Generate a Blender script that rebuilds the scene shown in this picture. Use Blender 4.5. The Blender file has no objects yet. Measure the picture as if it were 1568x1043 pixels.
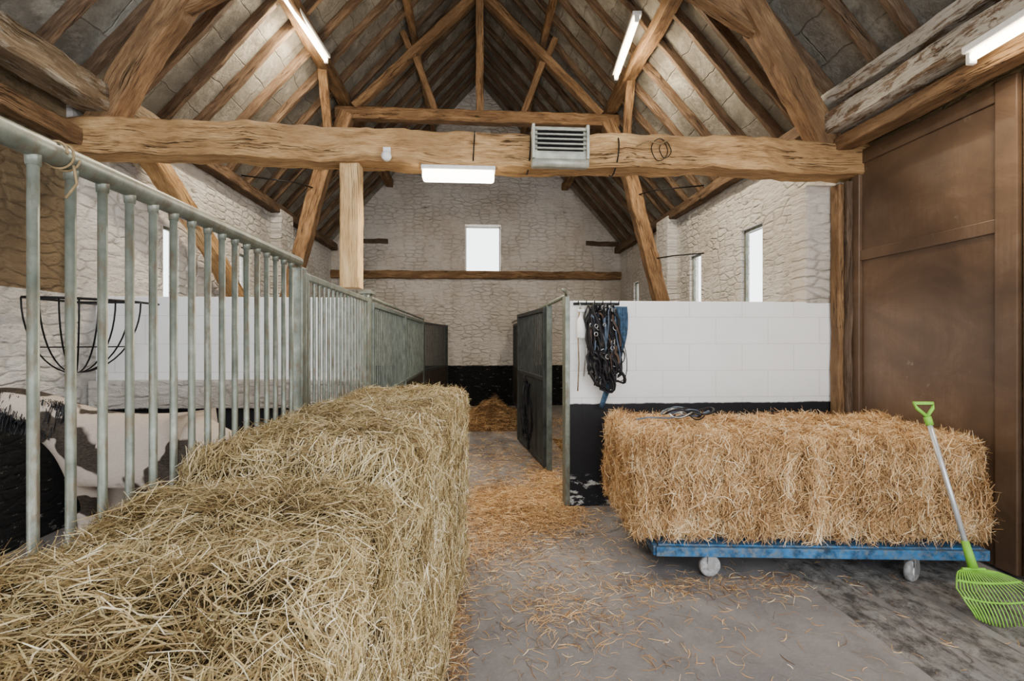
import bpy, bmesh, math, random
import numpy as np
from mathutils import Vector, Matrix
random.seed(7); rng=np.random.default_rng(7)
S=bpy.context.scene

# ------------------------------------------------------------------ helpers
def link(o,parent=None):
    S.collection.objects.link(o)
    if parent is not None: o.parent=parent
    return o
def empty(name):
    return link(bpy.data.objects.new(name,None))
def node(nt,t,props=None,ins=None):
    n=nt.nodes.new(t)
    for k,v in (props or {}).items(): setattr(n,k,v)
    for k,v in (ins or {}).items():
        s=n.inputs[k]
        if isinstance(v,bpy.types.NodeSocket): nt.links.new(v,s)
        else: s.default_value=v
    return n
def c4(c): return (c[0],c[1],c[2],1.0)
def ramp(nt,fac,stops):
    r=nt.nodes.new('ShaderNodeValToRGB'); nt.links.new(fac,r.inputs[0])
    e=r.color_ramp.elements
    while len(e)<len(stops): e.new(0.5)
    for i,(p,c) in enumerate(stops):
        e[i].position=p; e[i].color=c4(c) if not isinstance(c,(int,float)) else (c,c,c,1)
    return r.outputs[0]
def mix(nt,f,a,b,bt='MIX'):
    m=nt.nodes.new('ShaderNodeMix'); m.data_type='RGBA'; m.blend_type=bt
    for s,v in ((m.inputs[0],f),(m.inputs[6],a),(m.inputs[7],b)):
        if isinstance(v,bpy.types.NodeSocket): nt.links.new(v,s)
        elif isinstance(v,(int,float)): s.default_value=v
        else: s.default_value=c4(v)
    return m.outputs[2]
def math_(nt,op,a,b=0.0,c=None):
    m=nt.nodes.new('ShaderNodeMath'); m.operation=op
    for i,v in enumerate((a,b) if c is None else (a,b,c)):
        if isinstance(v,bpy.types.NodeSocket): nt.links.new(v,m.inputs[i])
        else: m.inputs[i].default_value=v
    return m.outputs[0]
def mat_new(name):
    m=bpy.data.materials.new(name); m.use_nodes=True
    nt=m.node_tree; b=nt.nodes['Principled BSDF']
    b.inputs['Specular IOR Level'].default_value=0.25
    return m,nt,b
def noise(nt,vec,scale,detail=6,rough=.6,dist=0):
    n=node(nt,'ShaderNodeTexNoise',None,{'Vector':vec,'Scale':scale,'Detail':detail,'Roughness':rough,'Distortion':dist})
    return n.outputs['Fac']
def bump(nt,b,h,strength,dist,prev=None):
    n=node(nt,'ShaderNodeBump',None,{'Height':h,'Strength':strength,'Distance':dist})
    if prev is not None: nt.links.new(prev,n.inputs['Normal'])
    nt.links.new(n.outputs[0],b.inputs['Normal'])
    return n.outputs[0]
def mapping(nt,vec,sc=(1,1,1),loc=(0,0,0)):
    return node(nt,'ShaderNodeMapping',None,{'Vector':vec,'Scale':sc,'Location':loc}).outputs[0]
def objco(nt): return nt.nodes.new('ShaderNodeTexCoord').outputs['Object']

def wood_mat(name,dark,mid,light,rough=.8,white=0.0,bs=1.0,wcol=(.52,.48,.41),ck=1.0):
    m,nt,b=mat_new(name)
    a=node(nt,'ShaderNodeAttribute',{'attribute_name':'wc'}).outputs['Vector']
    v1=mapping(nt,a,(1.6,9,9)); v2=mapping(nt,a,(3.5,45,45))
    n1=noise(nt,v1,1.6,9,.7,.4); n2=noise(nt,v2,2.2,6,.65,.2)
    nb=noise(nt,mapping(nt,a,(1.3,3,3)),1.3,5,.6)
    f=math_(nt,'MULTIPLY_ADD',n1,.55,math_(nt,'MULTIPLY',n2,.45))
    col=ramp(nt,f,[(.38,dark),(.48,mid),(.60,light)])
    col=mix(nt,ramp(nt,nb,[(.42,.0),(.62,.85)]),col,mix(nt,.75,col,mix(nt,.4,dark,mid)),'MIX')
    cn=noise(nt,mapping(nt,a,(.6,13,13)),1.6,5,.6,.6)
    cl=ramp(nt,math_(nt,'ABSOLUTE',math_(nt,'SUBTRACT',cn,.52)),[(.0,0.0),(.013,1.0)])
    msk=ramp(nt,noise(nt,mapping(nt,a,(1.2,4,4)),1.1,2,.5),[(.50,1.0),(.58,0.0)])
    crack=math_(nt,'MAXIMUM',cl,msk)
    col=mix(nt,ck,col,mix(nt,crack,(.07,.055,.045),(1,1,1)),'MULTIPLY')
    if white>0:
        w=ramp(nt,noise(nt,mapping(nt,a,(1.5,5,5)),2.2,9,.75,.5),[(.52-.1*white,0),(.58-.1*white,.9)])
        col=mix(nt,w,col,wcol)
        w2=ramp(nt,noise(nt,mapping(nt,a,(3,20,20)),2.2,6,.75,.5),[(.5,0),(.6,.7)])
        col=mix(nt,w2,col,mid)
    nt.links.new(col,b.inputs['Base Color']); b.inputs['Roughness'].default_value=rough
    h=math_(nt,'ADD',math_(nt,'MULTIPLY',f,.9),math_(nt,'MULTIPLY',crack,.8))
    bump(nt,b,h,bs,.016)
    return m

def plain_mat(name,col,rough=.5,metal=0.0,var=.15,scale=12,bs=.0,dirt=None):
    m,nt,b=mat_new(name)
    n=noise(nt,objco(nt),scale,5,.6)
    lo=tuple(max(0,c*(1-var*1.6)) for c in col); hi=tuple(min(1,c*(1+var)) for c in col)
    cc=ramp(nt,n,[(.3,lo),(.7,hi)])
    if dirt: cc=mix(nt,ramp(nt,noise(nt,objco(nt),scale*2.2,8,.75),[(.46,0),(.62,.85)]),cc,dirt)
    nt.links.new(cc,b.inputs['Base Color'])
    b.inputs['Roughness'].default_value=rough; b.inputs['Metallic'].default_value=metal
    if bs: bump(nt,b,n,bs,.005)
    return m
def emis_mat(name,col,strength):
    m,nt,b=mat_new(name)
    b.inputs['Base Color'].default_value=c4(col); b.inputs['Emission Color'].default_value=c4(col)
    b.inputs['Emission Strength'].default_value=strength
    return m

def masonry_mat(name,axis,light,dirt,rust,band=None,bandcol=(.010,.010,.012),bs=1.0,brown=.35):
    m,nt,b=mat_new(name); co=objco(nt)
    s=node(nt,'ShaderNodeSeparateXYZ',None,{0:co})
    al=s.outputs[axis]; z=s.outputs[2]
    cw=node(nt,'ShaderNodeCombineXYZ',None,{0:al,1:z}).outputs[0]
    def warp(base,sc,amt,det=4.0):
        nz=node(nt,'ShaderNodeTexNoise',None,{'Vector':co,'Scale':sc,'Detail':det}).outputs['Color']
        return node(nt,'ShaderNodeVectorMath',{'operation':'MULTIPLY_ADD'},{0:nz,1:(amt,amt,0),2:base}).outputs[0]
    off=warp(warp(cw,1.2,.12),9,.045)
    vo=node(nt,'ShaderNodeTexVoronoi',{'feature':'DISTANCE_TO_EDGE','voronoi_dimensions':'2D'},{'Vector':mapping(nt,off,(4.6,11.5,1)),'Scale':1.0,'Randomness':.7}).outputs['Distance']
    joint=ramp(nt,vo,[(.0,1.0),(.16,0.0)])
    lay=noise(nt,mapping(nt,off,(3.5,12,1)),1.0,8,.65,.2)
    big=noise(nt,co,.9,6,.65,.3); med=noise(nt,co,5,8,.75,.4); fine=noise(nt,co,38,5,.7)
    jm=math_(nt,'MULTIPLY',joint,ramp(nt,noise(nt,co,2.0,4,.6),[(.36,.15),(.58,1)]))
    col=mix(nt,ramp(nt,big,[(.42,0),(.62,1)]),light,dirt)
    col=mix(nt,math_(nt,'MULTIPLY',jm,.38),col,tuple(c*.5 for c in dirt))
    col=mix(nt,ramp(nt,lay,[(.31,.8),(.39,.0)]),col,tuple(c*.35 for c in dirt))  # short dark course shadows painted into the dips of the layers
    col=mix(nt,ramp(nt,med,[(.57,0),(.67,brown)]),col,rust)
    col=mix(nt,ramp(nt,fine,[(.60,0),(.78,.45)]),col,tuple(c*.55 for c in dirt))
    if band is not None:
        zz=math_(nt,'MULTIPLY_ADD',noise(nt,co,5,5,.7),.05,z)
        f=ramp(nt,math_(nt,'SUBTRACT',zz,band-.5),[(.515,1.0),(.53,0.0)])
        sc=ramp(nt,noise(nt,mapping(nt,co,(1,1,3)),7,8,.75),[(.60,0),(.63,.6)])
        bc=mix(nt,sc,bandcol,tuple(c*.5 for c in light))
        col=mix(nt,f,col,bc)
    nt.links.new(col,b.inputs['Base Color']); b.inputs['Roughness'].default_value=.85
    h=math_(nt,'ADD',math_(nt,'MULTIPLY',jm,-.4),math_(nt,'ADD',math_(nt,'MULTIPLY',lay,1.5),math_(nt,'ADD',math_(nt,'MULTIPLY',med,.5),math_(nt,'MULTIPLY',fine,.15))))
    bump(nt,b,h,bs,.07)
    return m

M={}
M['beam']=wood_mat('beam_wood',(.15,.08,.035),(.45,.26,.11),(.69,.45,.215))
M['brown']=wood_mat('brown_wood',(.075,.04,.02),(.20,.112,.052),(.34,.208,.105))
M['pale']=wood_mat('pale_wood',(.36,.21,.09),(.64,.41,.19),(.78,.56,.30),ck=.5)
M['rafter']=wood_mat('rafter_wood',(.045,.026,.015),(.12,.073,.042),(.22,.145,.088))
M['dark']=wood_mat('dark_wood',(.04,.025,.016),(.10,.065,.042),(.17,.115,.08))
M['weather']=wood_mat('weathered_wood',(.06,.038,.022),(.16,.10,.058),(.30,.205,.13),white=.75)
M['weatherL']=wood_mat('weathered_oak',(.08,.055,.032),(.19,.13,.075),(.33,.24,.15),white=.1,wcol=(.36,.31,.24))
M['wallX']=masonry_mat('painted_masonry_gable',0,(.86,.80,.73),(.68,.60,.51),(.42,.30,.21),band=.93)
M['wallY']=masonry_mat('painted_masonry_side',1,(.90,.87,.83),(.72,.67,.61),(.44,.34,.26),band=.93,brown=.35)
M['wallTan']=masonry_mat('bare_masonry_side',1,(.34,.245,.135),(.21,.145,.08),(.11,.075,.042),brown=.6)

def block_mat(name,light,dirt,band):
    m,nt,b=mat_new(name); co=objco(nt)
    s=node(nt,'ShaderNodeSeparateXYZ',None,{0:co}); z=s.outputs[2]
    cw=node(nt,'ShaderNodeCombineXYZ',None,{0:math_(nt,'ADD',s.outputs[0],s.outputs[1]),1:z}).outputs[0]
    br=node(nt,'ShaderNodeTexBrick',None,{'Vector':cw,'Scale':1.0,'Mortar Size':.003,'Mortar Smooth':.3,'Brick Width':.5,'Row Height':.245,
        'Color1':(1,1,1,1),'Color2':(.97,.97,.965,1),'Mortar':(.72,.71,.69,1)})
    big=noise(nt,co,1.8,5,.6,.3); fine=noise(nt,co,18,5,.7)
    col=mix(nt,ramp(nt,big,[(.45,0),(.75,.5)]),light,dirt)
    col=mix(nt,.8,col,mix(nt,1.0,col,br.outputs['Color'],'MULTIPLY'))
    hh=math_(nt,'ADD',math_(nt,'MULTIPLY',br.outputs['Fac'],-.6),math_(nt,'MULTIPLY',fine,.5))
    zz=math_(nt,'MULTIPLY_ADD',noise(nt,co,6,5,.7),.03,z)
    f=ramp(nt,math_(nt,'SUBTRACT',zz,band-.5),[(.51,1.0),(.52,0.0)])
    sc=ramp(nt,noise(nt,mapping(nt,co,(1.6,1.6,4)),4,8,.75),[(.54,0),(.57,.9)])
    low=ramp(nt,z,[(.24,1.0),(.30,0.0)])
    bc=mix(nt,math_(nt,'MULTIPLY',sc,low),(.012,.012,.015),(.6,.6,.58))
    col=mix(nt,f,col,bc)
    nt.links.new(col,b.inputs['Base Color']); b.inputs['Roughness'].default_value=.6
    bump(nt,b,hh,.6,.008)
    return m
M['block']=block_mat('white_block_wall',(.90,.90,.90),(.78,.775,.76),.93)

# roof underlay
m,nt,b=mat_new('roof_boards'); co=objco(nt)
s=node(nt,'ShaderNodeSeparateXYZ',None,{0:co})
cw=node(nt,'ShaderNodeCombineXYZ',None,{0:s.outputs[1],1:math_(nt,'MULTIPLY',s.outputs[2],1.34)}).outputs[0]
nzc=node(nt,'ShaderNodeTexNoise',None,{'Vector':co,'Scale':4.0,'Detail':6.0}).outputs['Color']
cw=node(nt,'ShaderNodeVectorMath',{'operation':'MULTIPLY_ADD'},{0:nzc,1:(.12,.12,0),2:cw}).outputs[0]
br=node(nt,'ShaderNodeTexBrick',{'offset':.3},{'Vector':cw,'Scale':1.0,'Mortar Size':.010,'Mortar Smooth':1.0,'Brick Width':1.1,'Row Height':.36,
    'Color1':(.33,.31,.265,1),'Color2':(.25,.232,.195,1),'Mortar':(.17,.15,.12,1)})
col=mix(nt,ramp(nt,noise(nt,co,2.6,9,.75,.5),[(.40,0),(.60,.9)]),br.outputs['Color'],(.17,.155,.13))
col=mix(nt,ramp(nt,noise(nt,co,1.6,9,.78,.5),[(.5,0),(.64,.8)]),col,(.46,.435,.37))
col=mix(nt,ramp(nt,noise(nt,co,6,9,.8,.3),[(.54,0),(.66,.7)]),col,(.09,.072,.055))
nt.links.new(col,b.inputs['Base Color']); b.inputs['Roughness'].default_value=.9
bump(nt,b,math_(nt,'ADD',math_(nt,'MULTIPLY',br.outputs['Fac'],-.3),noise(nt,co,9,8,.75)),1.0,.04)
M['roof']=m

# concrete floor
m,nt,b=mat_new('concrete_floor'); co=objco(nt)
big=noise(nt,co,.8,6,.6,.4); med=noise(nt,co,3.0,9,.72,.1); fine=noise(nt,co,60,5,.7)
col=mix(nt,ramp(nt,big,[(.35,0),(.65,1)]),(.15,.143,.15),(.255,.243,.245))
col=mix(nt,ramp(nt,med,[(.47,0),(.66,.6)]),col,(.10,.094,.097))
col=mix(nt,ramp(nt,fine,[(.5,0),(.75,.35)]),col,(.34,.33,.315))
vor=node(nt,'ShaderNodeTexVoronoi',{'feature':'DISTANCE_TO_EDGE'},{'Vector':node(nt,'ShaderNodeVectorMath',{'operation':'MULTIPLY_ADD'},{0:node(nt,'ShaderNodeTexNoise',None,{'Vector':co,'Scale':2.0,'Detail':6.0}).outputs['Color'],1:(.6,.6,.6),2:co}).outputs[0],'Scale':.42}).outputs['Distance']
cr=ramp(nt,vor,[(.0,.0),(.006,1.0)])
col=mix(nt,1.0,col,mix(nt,cr,(.45,.42,.4),(1,1,1)),'MULTIPLY')
dust=ramp(nt,noise(nt,co,2.6,8,.75,.3),[(.55,0),(.75,.3)])
col=mix(nt,dust,col,(.29,.235,.15))
nt.links.new(col,b.inputs['Base Color']); b.inputs['Roughness'].default_value=.6
bump(nt,b,math_(nt,'ADD',math_(nt,'MULTIPLY',cr,.5),math_(nt,'ADD',math_(nt,'MULTIPLY',med,.6),math_(nt,'MULTIPLY',fine,.25))),.5,.014)
M['floor']=m
m,nt,b=mat_new('rough_cement_strip'); co=objco(nt)
n1=noise(nt,mapping(nt,co,(1.6,1,1)),7,9,.8,.2); n2=noise(nt,co,50,5,.7)
col=mix(nt,ramp(nt,n1,[(.40,0),(.58,1)]),(.09,.082,.08),(.37,.355,.345))
nt.links.new(col,b.inputs['Base Color']); b.inputs['Roughness'].default_value=.8
bump(nt,b,math_(nt,'ADD',n1,math_(nt,'MULTIPLY',n2,.3)),1.0,.04)
M['strip']=m
# brown plywood door
m,nt,b=mat_new('brown_painted_plywood'); co=objco(nt)
n1=noise(nt,mapping(nt,co,(1,1,1.6)),1.5,7,.65,.6); n2=noise(nt,mapping(nt,co,(30,30,2)),1.5,5,.6)
col=ramp(nt,n1,[(.3,(.065,.037,.022)),(.52,(.11,.065,.038)),(.75,(.175,.112,.072))])
col=mix(nt,ramp(nt,n2,[(.4,0),(.7,.35)]),col,(.07,.043,.027))
col=mix(nt,ramp(nt,noise(nt,co,7,8,.75),[(.62,0),(.70,.4)]),col,(.26,.21,.16))
nt.links.new(col,b.inputs['Base Color']); b.inputs['Roughness'].default_value=.4; b.inputs['Specular IOR Level'].default_value=.4
bump(nt,b,n1,.35,.015)
M['ply']=m
# galvanised
m,nt,b=mat_new('galvanised_steel'); co=objco(nt)
n1=noise(nt,co,9,6,.65,.3); n2=noise(nt,mapping(nt,co,(1,1,.35)),30,5,.7)
col=ramp(nt,n1,[(.3,(.11,.125,.10)),(.55,(.21,.23,.19)),(.75,(.34,.355,.305))])
col=mix(nt,ramp(nt,n2,[(.50,0),(.64,.75)]),col,(.15,.11,.07))
nt.links.new(col,b.inputs['Base Color']); b.inputs['Roughness'].default_value=.42; b.inputs['Metallic'].default_value=.45
bump(nt,b,n2,.25,.004)
M['galv']=m
M['gate']=plain_mat('gate_grey_paint',(.14,.165,.15),.5,.3,.3,9)
M['gatedark']=plain_mat('gate_dark_paint',(.045,.05,.05),.5,.2,.3,9)
M['board']=plain_mat('dark_board',(.05,.036,.028),.6,0,.4,6)
M['black']=plain_mat('black_strap',(.012,.011,.013),.5,0,.4,20)
M['blackmetal']=plain_mat('black_metal',(.012,.012,.012),.4,.4,.3,20)
M['brownstrap']=plain_mat('brown_strap',(.08,.05,.035),.6,0,.3,20)
M['bluestrap']=plain_mat('blue_grey_strap',(.10,.13,.18),.6,0,.3,20)
M['bluecloth']=plain_mat('blue_cloth',(.04,.08,.14),.85,0,.5,25,.5)
M['bluepaint']=plain_mat('blue_trolley_paint',(.03,.14,.31),.6,.0,.5,14,dirt=(.15,.165,.17))
M['greyrubber']=plain_mat('grey_wheel',(.42,.42,.43),.5,0,.2,20,dirt=(.2,.18,.16))
M['steel']=plain_mat('bright_steel',(.55,.56,.57),.35,.8,.15,20)
M['white']=plain_mat('white_enamel',(.78,.78,.76),.35,0,.06,20)
M['green']=plain_mat('green_plastic',(.22,.52,.05),.4,0,.15,10)
M['shaft']=plain_mat('aluminium_shaft',(.62,.63,.65),.35,.5,.1,20)
M['grille']=plain_mat('beige_grey_metal',(.46,.46,.39),.45,.3,.2,12)
M['void']=plain_mat('black_void',(.01,.01,.01),.9)
M['rope']=plain_mat('straw_rope',(.26,.18,.09),.9,0,.3,40)
M['tube']=emis_mat('fluorescent_tube',(1.0,.84,.56),26)
M['tubeL']=emis_mat('bulkhead_diffuser',(1.0,.92,.74),15)

def straw_mat(name,stops):
    m,nt,b=mat_new(name)
    a=node(nt,'ShaderNodeAttribute',{'attribute_name':'rnd'}).outputs['Fac']
    col=ramp(nt,a,stops)
    nt.links.new(col,b.inputs['Base Color']); b.inputs['Roughness'].default_value=.5
    return m
M['hay']=straw_mat('hay_strands',[(0,(.085,.05,.018)),(.22,(.25,.165,.068)),(.44,(.48,.345,.155)),(.6,(.44,.355,.165)),(.8,(.66,.52,.29)),(1,(.90,.80,.57))])
M['straw']=straw_mat('straw_strands',[(0,(.13,.06,.022)),(.25,(.39,.215,.085)),(.55,(.64,.395,.175)),(.8,(.80,.56,.29)),(1,(.95,.81,.56))])
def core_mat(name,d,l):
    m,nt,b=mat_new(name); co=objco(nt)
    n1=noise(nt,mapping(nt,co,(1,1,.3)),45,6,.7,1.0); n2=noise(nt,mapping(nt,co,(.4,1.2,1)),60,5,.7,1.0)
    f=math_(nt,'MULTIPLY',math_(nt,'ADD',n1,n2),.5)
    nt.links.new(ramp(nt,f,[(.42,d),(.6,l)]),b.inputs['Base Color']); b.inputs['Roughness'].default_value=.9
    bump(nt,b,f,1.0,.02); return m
M['haycore']=core_mat('hay_core',(.028,.017,.007),(.10,.068,.03))  # core kept dark so gaps between strands look shaded
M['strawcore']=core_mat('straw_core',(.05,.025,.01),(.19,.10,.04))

# ---------------------------------------------------------- mesh builders
class MB:
    def __init__(s): s.v=[]; s.f=[]; s.mi=[]; s.mats=[]; s.smooth=[]
    def mid(s,mat):
        if mat not in s.mats: s.mats.append(mat)
        return s.mats.index(mat)
    def add(s,vs,fs,mat,smooth=False):
        o=len(s.v); s.v+= [tuple(v) for v in vs]; k=s.mid(mat)
        for f in fs: s.f.append(tuple(i+o for i in f)); s.mi.append(k); s.smooth.append(smooth)
    def box(s,c,h,mat,rot=None):
        R=rot or Matrix.Identity(3)
        vs=[Vector(c)+R@Vector((sx*h[0],sy*h[1],sz*h[2])) for sx in(-1,1) for sy in(-1,1) for sz in(-1,1)]
        s.add(vs,[(0,1,3,2),(4,6,7,5),(0,4,5,1),(2,3,7,6),(0,2,6,4),(1,5,7,3)],mat)
    def bbox(s,c,h,mat,r=.008,rot=None):
        bm=bmesh.new(); bmesh.ops.create_cube(bm,size=2)
        for v in bm.verts: v.co=Vector((v.co.x*h[0],v.co.y*h[1],v.co.z*h[2]))
        bmesh.ops.bevel(bm,geom=bm.edges[:],offset=min(r,min(h)*.9),segments=2,affect='EDGES',profile=.5)
        R=rot or Matrix.Identity(3); bm.verts.index_update()
        vs=[Vector(c)+R@v.co for v in bm.verts]; fs=[[v.index for v in f.verts] for f in bm.faces]; bm.free()
        s.add(vs,fs,mat,False)
    def tube(s,pts,r,mat,n=8,cap=True,closed=False,rs=None,flat=None):
        pts=[Vector(p) for p in pts]; K=len(pts); rings=[]; prev=None
        for i,p in enumerate(pts):
            if closed: t=(pts[(i+1)%K]-pts[i-1])
            else: t=(pts[min(i+1,K-1)]-pts[max(i-1,0)])
            if t.length<1e-9: t=Vector((0,0,1))
            t.normalize()
            if prev is None:
                a=Vector((0,0,1)) if abs(t.z)<.9 else Vector((1,0,0)); u=t.cross(a).normalized()
            else:
                u=(prev-t*prev.dot(t))
                u=u.normalized() if u.length>1e-6 else t.orthogonal().normalized()
            prev=u; w=t.cross(u); rr=rs[i] if rs else r
            ry=rr if flat is None else rr*flat
            rings.append([p+u*math.cos(2*math.pi*k/n)*rr+w*math.sin(2*math.pi*k/n)*ry for k in range(n)])
        vs=[v for R in rings for v in R]; fs=[]
        for i in range(K if closed else K-1):
            j=(i+1)%K
            for k in range(n): fs.append((i*n+k,i*n+(k+1)%n,j*n+(k+1)%n,j*n+k))
        if cap and not closed: fs.append(tuple(range(n-1,-1,-1))); fs.append(tuple((K-1)*n+k for k in range(n)))
        s.add(vs,fs,mat,True)
    def lathe(s,c,axis,prof,mat,n=24):
        ax=Vector(axis).normalized(); u=ax.orthogonal().normalized(); w=ax.cross(u); vs=[];fs=[]
        for (o,r) in prof:
            for k in range(n): vs.append(Vector(c)+ax*o+(u*math.cos(2*math.pi*k/n)+w*math.sin(2*math.pi*k/n))*r)
        for i in range(len(prof)-1):
            for k in range(n): fs.append((i*n+k,i*n+(k+1)%n,(i+1)*n+(k+1)%n,(i+1)*n+k))
        fs.append(tuple(range(n-1,-1,-1))); fs.append(tuple((len(prof)-1)*n+k for k in range(n)))
        s.add(vs,fs,mat,True)
    def obj(s,name,parent=None):
        me=bpy.data.meshes.new(name); me.from_pydata(s.v,[],s.f)
        for m in s.mats: me.materials.append(m)
        me.polygons.foreach_set('material_index',s.mi); me.polygons.foreach_set('use_smooth',s.smooth); me.update()
        o=bpy.data.objects.new(name,me); link(o,parent); return o

def vnoise(P,f,seed=0):
    P=np.asarray(P)*f+seed*3.7
    x,y,z=P[:,0],P[:,1],P[:,2]
    return (np.sin(x*1.7+1.3*np.sin(y*1.1+.5))+np.sin(y*1.9+1.1*np.sin(z*1.4+1.7))+np.sin(z*2.1+1.2*np.sin(x*1.3+2.9))
        +.5*np.sin(x*4.1+y*3.3)+.5*np.sin(y*4.7-z*3.9)+.5*np.sin(z*4.3+x*3.1))/4.5

def timber(name,pts,w,h,mat,parent=None,up=(0,0,1),rough=.010,taper=1.0):
    pts=[Vector(p) for p in pts]
    seg=[(pts[i+1]-pts[i]).length for i in range(len(pts)-1)]; L=sum(seg)
    n=max(2,int(L/.06))
    def at(d):
        for i,sg in enumerate(seg):
            if d<=sg or i==len(seg)-1: return pts[i].lerp(pts[i+1],min(1,d/sg))
            d-=sg
    P=[at(L*i/n) for i in range(n+1)]
    if len(pts)>2:
        for _ in range(8): P=[P[0]]+[(P[i-1]+P[i]*2+P[i+1])/4 for i in range(1,n)]+[P[-1]]
    up=Vector(up); c=.07
    cs=[(-1,-1+2*c),(-1,1-2*c),(-1+2*c,1),(1-2*c,1),(1,1-2*c),(1,-1+2*c),(1-2*c,-1),(-1+2*c,-1)]
    cs2=[]
    for i in range(8):
        a=cs[i]; b=cs[(i+1)%8]; cs2.append(a)
        if i%2==0:
            for f in (.33,.67): cs2.append((a[0]+(b[0]-a[0])*f,a[1]+(b[1]-a[1])*f))
    m=len(cs2); V=[];W=[]; so=random.uniform(0,50)
    for i,p in enumerate(P):
        t=(P[min(i+1,n)]-P[max(i-1,0)]).normalized()
        sd=t.cross(up); sd=sd.normalized() if sd.length>1e-4 else t.orthogonal().normalized()
        uu=sd.cross(t); tp=1+(taper-1)*i/n
        for (a,b2) in cs2:
            V.append(p+sd*a*w/2*tp+uu*b2*h/2*tp); W.append((L*i/n+so,a*w/2+so*.3,b2*h/2))
    V=np.array([tuple(v) for v in V])
    d=np.stack([vnoise(V,3.5,so+k) for k in range(3)],1)*rough+np.stack([vnoise(V,15,so+k+5) for k in range(3)],1)*rough*.4
    V=V+d; F=[]
    for i in range(n):
        for k in range(m): F.append((i*m+k,(i+1)*m+k,(i+1)*m+(k+1)%m,i*m+(k+1)%m))
    F.append(tuple(range(m))); F.append(tuple(n*m+k for k in range(m-1,-1,-1)))
    me=bpy.data.meshes.new(name); me.from_pydata(V.tolist(),[],F); me.materials.append(mat)
    at_=me.attributes.new('wc','FLOAT_VECTOR','POINT'); at_.data.foreach_set('vector',np.array(W).ravel())
    me.update(); o=bpy.data.objects.new(name,me); link(o,parent); return o

def strands(name,P,D,N,L,W,mat,parent=None,curl=.25,rnd=None,K=4):
    n=len(P); P=np.asarray(P,float)
    D=D/np.linalg.norm(D,axis=1,keepdims=True)
    Sd=np.cross(D,N); Sd/= (np.linalg.norm(Sd,axis=1,keepdims=True)+1e-9)
    N2=np.cross(Sd,D); a=rng.uniform(-1.0,1.0,n)[:,None]
    side=np.cos(a)*Sd+np.sin(a)*N2
    C=(Sd*rng.normal(0,1,n)[:,None]+N2*(rng.normal(0,.6,n))[:,None])*curl
    L=np.broadcast_to(L,(n,))[:,None]; W=np.broadcast_to(W,(n,))[:,None]
    V=np.zeros((n,K,2,3))
    for k in range(K):
        t=k/(K-1)-.5
        c=P+D*L*t+C*L*(t*t-.12)*2
        w=W*(1.0 if 0<k<K-1 else .55)
        V[:,k,0]=c-side*w/2; V[:,k,1]=c+side*w/2
    base=(np.arange(n)*K*2)[:,None,None]
    q=np.array([[2*k,2*k+1,2*k+3,2*k+2] for k in range(K-1)])[None]
    F=(base+q).reshape(-1)
    me=bpy.data.meshes.new(name)
    me.vertices.add(n*K*2); me.vertices.foreach_set('co',V.reshape(-1))
    nf=n*(K-1); me.loops.add(nf*4); me.loops.foreach_set('vertex_index',F.astype(np.int32))
    me.polygons.add(nf); me.polygons.foreach_set('loop_start',(np.arange(nf)*4).astype(np.int32))
    me.update(calc_edges=True)
    if rnd is None: rnd=rng.uniform(0,1,n)
    at_=me.attributes.new('rnd','FLOAT','POINT'); at_.data.foreach_set('value',np.repeat(np.clip(rnd,0,1),K*2).astype(np.float32))
    me.materials.append(mat)
    o=bpy.data.objects.new(name,me); link(o,parent); return o

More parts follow.
